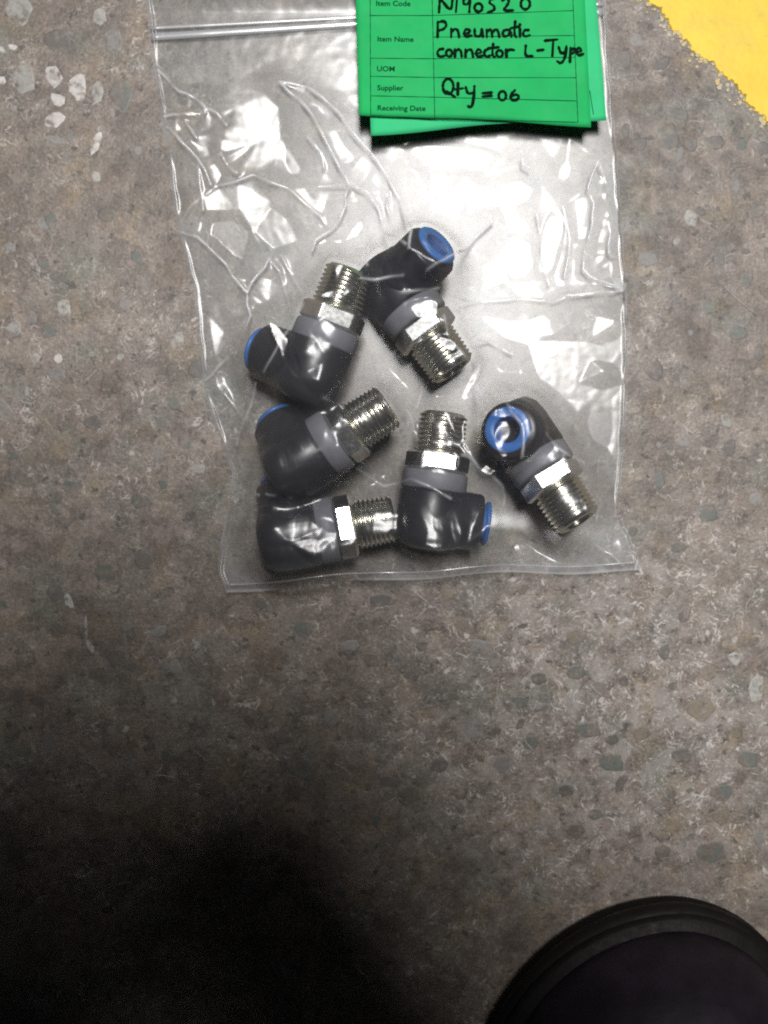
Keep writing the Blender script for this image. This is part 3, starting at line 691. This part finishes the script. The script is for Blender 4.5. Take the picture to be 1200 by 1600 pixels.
for gl in GL: strokes('ruled_line', [subdiv(*gl)], 3.4, 0.00006, M['print'], t1)
def ell(cx, cy, rx, ry, a0=-1.4, n=14): return [(cx+rx*math.cos(a0+6.5*k/n), cy+ry*math.sin(a0+6.5*k/n)) for k in range(n+1)]
HW = {
 'code': [[(398, 52), (402, -6), (406, -4), (450, 52), (456, -8)], [(470, 51), (475, -8)], [(530, -4), (512, -10), (500, 4), (506, 20), (524, 16), (531, -6), (527, 51)], ell(566, 32, 17, 18),
          [(640, -8), (616, -4), (612, 14), (634, 24), (634, 44), (606, 52)], [(668, 2), (684, -10), (698, 2), (690, 20), (670, 46), (714, 44)], ell(766, 16, 20, 24)],
 'name': [[(392, 158), (393, 92)], [(392, 96), (418, 88), (432, 104), (420, 124), (395, 130)], [(450, 158), (450, 122)], [(450, 138), (464, 121), (479, 128), (484, 158)],
          [(505, 142), (531, 140), (526, 124), (510, 125), (503, 142), (512, 157), (537, 151)], [(550, 124), (550, 150), (563, 157), (577, 150), (580, 124)], [(580, 124), (585, 157)],
          [(602, 158), (601, 126)], [(601, 138), (614, 122), (623, 134), (625, 157)], [(625, 138), (640, 122), (651, 134), (655, 157)], [(700, 128), (678, 126), (667, 142), (677, 157), (695, 150), (702, 128), (707, 157)],
          [(723, 90), (718, 148), (728, 158)], [(703, 120), (742, 112)], [(743, 122), (743, 157)], [(742, 103), (745, 104)], [(780, 128), (763, 127), (755, 142), (762, 157), (784, 150)]],
 'type': [[(416, 208), (398, 210), (389, 226), (400, 243), (421, 238)], ell(441, 226, 13, 15), [(466, 243), (466, 210)], [(466, 224), (480, 208), (492, 216), (495, 243)], [(511, 243), (511, 210)],
          [(511, 224), (526, 208), (540, 216), (543, 243)], [(556, 228), (579, 225), (574, 210), (560, 212), (554, 228), (564, 244), (585, 237)], [(608, 211), (593, 214), (590, 230), (600, 243), (616, 237)],
          [(629, 186), (624, 234), (635, 244)], [(606, 206), (652, 201)], ell(656, 228, 14, 14), [(686, 243), (684, 210)], [(685, 224), (697, 210), (717, 213)], [(768, 194), (764, 240), (797, 239)], [(817, 215), (843, 212)],
          [(849, 173), (902, 168)], [(885, 170), (881, 239)], [(908, 200), (917, 229), (938, 222)], [(941, 197), (936, 245), (919, 272), (902, 261)], [(956, 264), (958, 203)], [(958, 215), (974, 202), (981, 217), (960, 231)],
          [(985, 222), (1005, 218), (1000, 204), (988, 206), (983, 222), (992, 237), (1012, 230)]],
 'quantity': [ell(437, 368, 23, 33), [(432, 388), (466, 414)], [(479, 353), (478, 404)], [(463, 381), (500, 376)], [(512, 371), (520, 400), (541, 396)], [(549, 367), (546, 420), (537, 460), (522, 452)],
              [(584, 397), (623, 394)], [(584, 411), (623, 408)], ell(668, 408, 16, 20), [(722, 384), (706, 400), (702, 418), (715, 429), (736, 422), (739, 408), (722, 401), (706, 412)]],
}
for k_, l_ in HW.items(): strokes('handwriting', l_, 14.2, 0.00010, M['ink'], t1)
def printed(text, zx, zy, size, rot):
    cu = bpy.data.curves.new('printed_text', 'FONT'); cu.body = text; cu.size = 1.0; cu.offset = 0.022; cu.resolution_u = 3
    to = bpy.data.objects.new('printed_text', cu); C.objects.link(to); bpy.context.view_layer.update()
    me = bpy.data.meshes.new_from_object(to.evaluated_get(bpy.context.evaluated_depsgraph_get()))
    bpy.data.objects.remove(to)
    c_, s_ = math.cos(rot), math.sin(rot)
    for v_ in me.vertices:
        x, y = v_.co.x*size*1.10, v_.co.y*size
        v_.co = U(*onpaper(zx+x*c_+y*s_, zy+x*s_-y*c_, 0.00006))
    me.materials.clear(); place(me, 'printed_text', M['print'], t1)
for tx, x, y in (('Item Code', 128, 24), ('Item Name', 134, 176), ('UOM', 132, 303), ('Supplier', 134, 384), ('Receiving Date', 134, 470)):
    printed(tx, x, y, 31, 0.012)
# one ruled line shows on the lower tag's right margin
px0, py0 = zoomc(1040, 385); px1, py1 = zoomc(1056, 488)
v = []
for k in range(9):
    x, y = px0+(px1-px0)*k/8, py0+(py1-py0)*k/8
    v += [U(x-0.6, y, tag_z(x, y, 0)+0.00006), U(x+0.6, y, tag_z(x, y, 0)+0.00006)]
place(pydata('ruled_line', v, [(2*k, 2*k+1, 2*k+3, 2*k+2) for k in range(8)]), 'ruled_line', M['print'], t2)

# ------------------------------------------------------------------ the photographer: shoe in view, the rest unseen, posed to cast the lower-left shadow
person = empty('person', U(1010, 2000))
def shoe(parent, cx, ytip, mirror):
    # outline of a left shoe, toe towards +y, in metres; heel 0.285 behind the tip
    half = [(0.0, 0.0), (0.018, -0.0035), (0.033, -0.014), (0.041, -0.032), (0.044, -0.060), (0.042, -0.095), (0.035, -0.150), (0.031, -0.200), (0.032, -0.245), (0.024, -0.272), (0.0, -0.285)]
    other = [(0.0, -0.285), (-0.026, -0.272), (-0.036, -0.240), (-0.037, -0.190), (-0.046, -0.140), (-0.061, -0.095), (-0.065, -0.065), (-0.059, -0.042), (-0.045, -0.021), (-0.024, -0.006)]
    P = [Vector(p_) for p_ in half+other[1:]]
    for _ in range(2):
        Q = []
        for a0, b0 in zip(P, P[1:]+P[:1]): Q += [a0.lerp(b0, .25), a0.lerp(b0, .75)]
        P = Q
    n_ = len(P); ctr = Vector((-0.006, -0.13))
    def ring(bm, off, z):
        out = []
        for i, p_ in enumerate(P):
            d = (P[(i+1) % n_]-P[i-1]).normalized(); nn = Vector((-d.y, d.x))   # outward for this winding
            out.append(bm.verts.new((cx+mirror*(p_.x+nn.x*off), ytip+p_.y+nn.y*off, z)))
        return out
    def skin(bm, rings):
        for a0, b0 in zip(rings[:-1], rings[1:]):
            for k in range(n_):
                f_ = bm.faces.new((a0[k], a0[(k+1) % n_], b0[(k+1) % n_], b0[k])); f_.smooth = True
    sh = empty('shoe'); sh.parent = parent; sh.matrix_parent_inverse = Matrix.Translation(-parent.location)
    bm = bmesh.new(); rs = [ring(bm, -0.003, 0.0004), ring(bm, 0.0, 0.003), ring(bm, 0.001, 0.007), ring(bm, -0.0005, 0.011), ring(bm, 0.0012, 0.0125), ring(bm, 0.0012, 0.016), ring(bm, -0.002, 0.0175), ring(bm, -0.012, 0.0175)]; skin(bm, rs); bm.faces.new(rs[0]); bm.faces.new(rs[-1])
    obj('sole', bm, M['sole'], sh)
    bm = bmesh.new(); rs = [ring(bm, -0.011, 0.0180), ring(bm, -0.0015, 0.0180), ring(bm, -0.0005, 0.0195), ring(bm, -0.002, 0.0212), ring(bm, -0.011, 0.0216)]; skin(bm, rs)
    obj('welt', bm, M['welt'], sh)
    # upper: dome over the outline that climbs from toe cap to ankle
    bm = bmesh.new(); rs = []
    for k in range(15):
        th = k/14*math.pi/2; r_ = []
        for p_ in P:
            s = min(1, max(0, (-p_.y)/0.285))
            q_ = ctr+(p_-ctr)*1.0
            c_ = math.cos(th)**0.75
            cen = Vector((-0.006, max(-0.205, min(-0.055, p_.y))))
            q_ = cen+(p_-cen)*(0.90*c_+0.0)
            yy = q_.y
            hgt = 0.040+0.055*max(0, min(1, (-yy-0.06)/0.12))**1.3
            r_.append(bm.verts.new((cx+mirror*q_.x, ytip+q_.y, 0.0195+(hgt-0.0)*math.sin(th))))
        rs.append(r_)
    skin(bm, rs)
    obj('upper', bm, M['leather'], sh)
    return sh
tip = U(1052, 1416, 0.017)
shoe(person, tip.x, tip.y, 1); shoe(person, tip.x+0.30, tip.y-0.06, -1)
bx, by = tip.x, tip.y
J = {}
def j(name, x, y, z, r): J[name] = (Vector((x, y, z)), r)
j('pelvis', bx+0.15, by-0.45, 0.30, 0.15); j('waist', bx+0.13, by-0.40, 0.48, 0.14); j('chest', bx-0.07, by-0.04, 0.62, 0.16); j('neck', bx-0.08, by+0.05, 0.76, 0.06); j('head', bx-0.11, by+0.15, 0.78, 0.085); j('crown', bx-0.145, by+0.245, 0.72, 0.080)
j('lhip', bx+0.05, by-0.42, 0.30, 0.10); j('lknee', bx+0.01, by-0.10, 0.45, 0.062); j('lank', bx-0.005, by-0.215, 0.12, 0.045)
j('rhip', bx+0.25, by-0.42, 0.30, 0.10); j('rknee', bx+0.30, by-0.15, 0.45, 0.062); j('rank', bx+0.305, by-0.275, 0.12, 0.045)
j('lsh', bx-0.23, by-0.07, 0.65, 0.07); j('lelb', -0.13, -0.19, 0.52, 0.078); j('lwri', -0.104, -0.020, 0.462, 0.080); j('lpalm', -0.098, 0.085, 0.436, 0.058)
j('rsh', bx+0.12, by-0.08, 0.65, 0.07); j('relb', bx+0.16, by-0.14, 0.54, 0.050); j('rwri', 0.072, -0.040, 0.468, 0.066); j('rpalm', 0.050, 0.058, 0.436, 0.050)
E = [('pelvis', 'waist'), ('waist', 'chest'), ('chest', 'neck'), ('neck', 'head'), ('head', 'crown'), ('pelvis', 'lhip'), ('lhip', 'lknee'), ('lknee', 'lank'), ('pelvis', 'rhip'), ('rhip', 'rknee'), ('rknee', 'rank'),
     ('chest', 'lsh'), ('lsh', 'lelb'), ('lelb', 'lwri'), ('lwri', 'lpalm'), ('chest', 'rsh'), ('rsh', 'relb'), ('relb', 'rwri'), ('rwri', 'rpalm')]
for k, (dx, dy) in enumerate(((-0.012, 0.040), (-0.004, 0.046), (0.004, 0.030), (0.010, 0.010))):       # fingers of the hand that holds the phone
    b0 = J['lpalm'][0]; j('lf%da' % k, b0.x+0.012, b0.y+dy-0.012, 0.417, 0.0095); j('lf%db' % k, b0.x+0.034, b0.y+dy-0.006, 0.4165, 0.0085)
    E += [('lpalm', 'lf%da' % k), ('lf%da' % k, 'lf%db' % k)]
j('lth', -0.080, 0.020, 0.436, 0.011); j('lth2', -0.050, 0.020, 0.433, 0.0095); E += [('lpalm', 'lth'), ('lth', 'lth2')]
for k in range(5):
    b0 = J['rpalm'][0]; j('rf%da' % k, b0.x-0.014, b0.y-0.03+0.014*k, 0.428, 0.009); j('rf%db' % k, b0.x-0.030, b0.y-0.028+0.018*k, 0.4275, 0.008)
    E += [('rpalm', 'rf%da' % k), ('rf%da' % k, 'rf%db' % k)]
names = list(J); me = bpy.data.meshes.new('body')
me.from_pydata([J[n_][0] for n_ in names], [(names.index(a0), names.index(b0)) for a0, b0 in E], [])
bo = obj('body', me, M['cloth'])
bo.modifiers.new('skin', 'SKIN').use_smooth_shade = True
for i, n_ in enumerate(names):
    d = me.skin_vertices[0].data[i]; d.radius = (J[n_][1], J[n_][1]); d.use_root = (n_ == 'pelvis')
bo.modifiers.new('sub', 'SUBSURF').levels = 2; bo.modifiers['sub'].render_levels = 2
bpy.context.view_layer.update()
me2 = bpy.data.meshes.new_from_object(bo.evaluated_get(bpy.context.evaluated_depsgraph_get())); bpy.data.objects.remove(bo)
me2.materials.clear(); me2.materials.append(M['cloth']); me2.materials.append(M['skin'])
hands = [J['lpalm'][0], J['rpalm'][0]]
for p_ in me2.polygons:
    c_ = p_.center
    if (c_.z > 0.66 and c_.y > by+0.11) or any((c_-h_).length < 0.085 and c_.y > h_.y-0.045 for h_ in hands): p_.material_index = 1
    p_.use_smooth = True
place(me2, 'body', None, person)
tag(person, 'person in a black shoe whose rounded toe shows at the bottom right', 'person')
# unseen phone round the lens, sized and placed to fit the lower-left shadow
ph = empty('phone', (-0.022, -0.062, H+0.004))
bm = bmesh.new(); bmesh.ops.create_cube(bm, size=1.0)
for v_ in bm.verts: v_.co = Vector((v_.co.x*0.080-0.020, v_.co.y*0.156+0.022, H+0.009+v_.co.z*0.0078))
bmesh.ops.bevel(bm, geom=[e for e in bm.edges if abs(e.verts[0].co.z-e.verts[1].co.z) > 0.005], offset=0.009, segments=5, affect='EDGES')
me = bpy.data.meshes.new('case'); bm.to_mesh(me); bm.free(); place(me, 'case', M['black'], ph)
me = pydata('screen', [(-0.020+sx*0.037, 0.022+sy*0.074, H+0.0131) for sx, sy in ((-1, -1), (1, -1), (1, 1), (-1, 1))], [(0, 1, 2, 3)]); place(me, 'screen', M['leather'], ph)
tag(ph, 'phone held over the floor, casting the dark shadow at the lower left', 'phone')
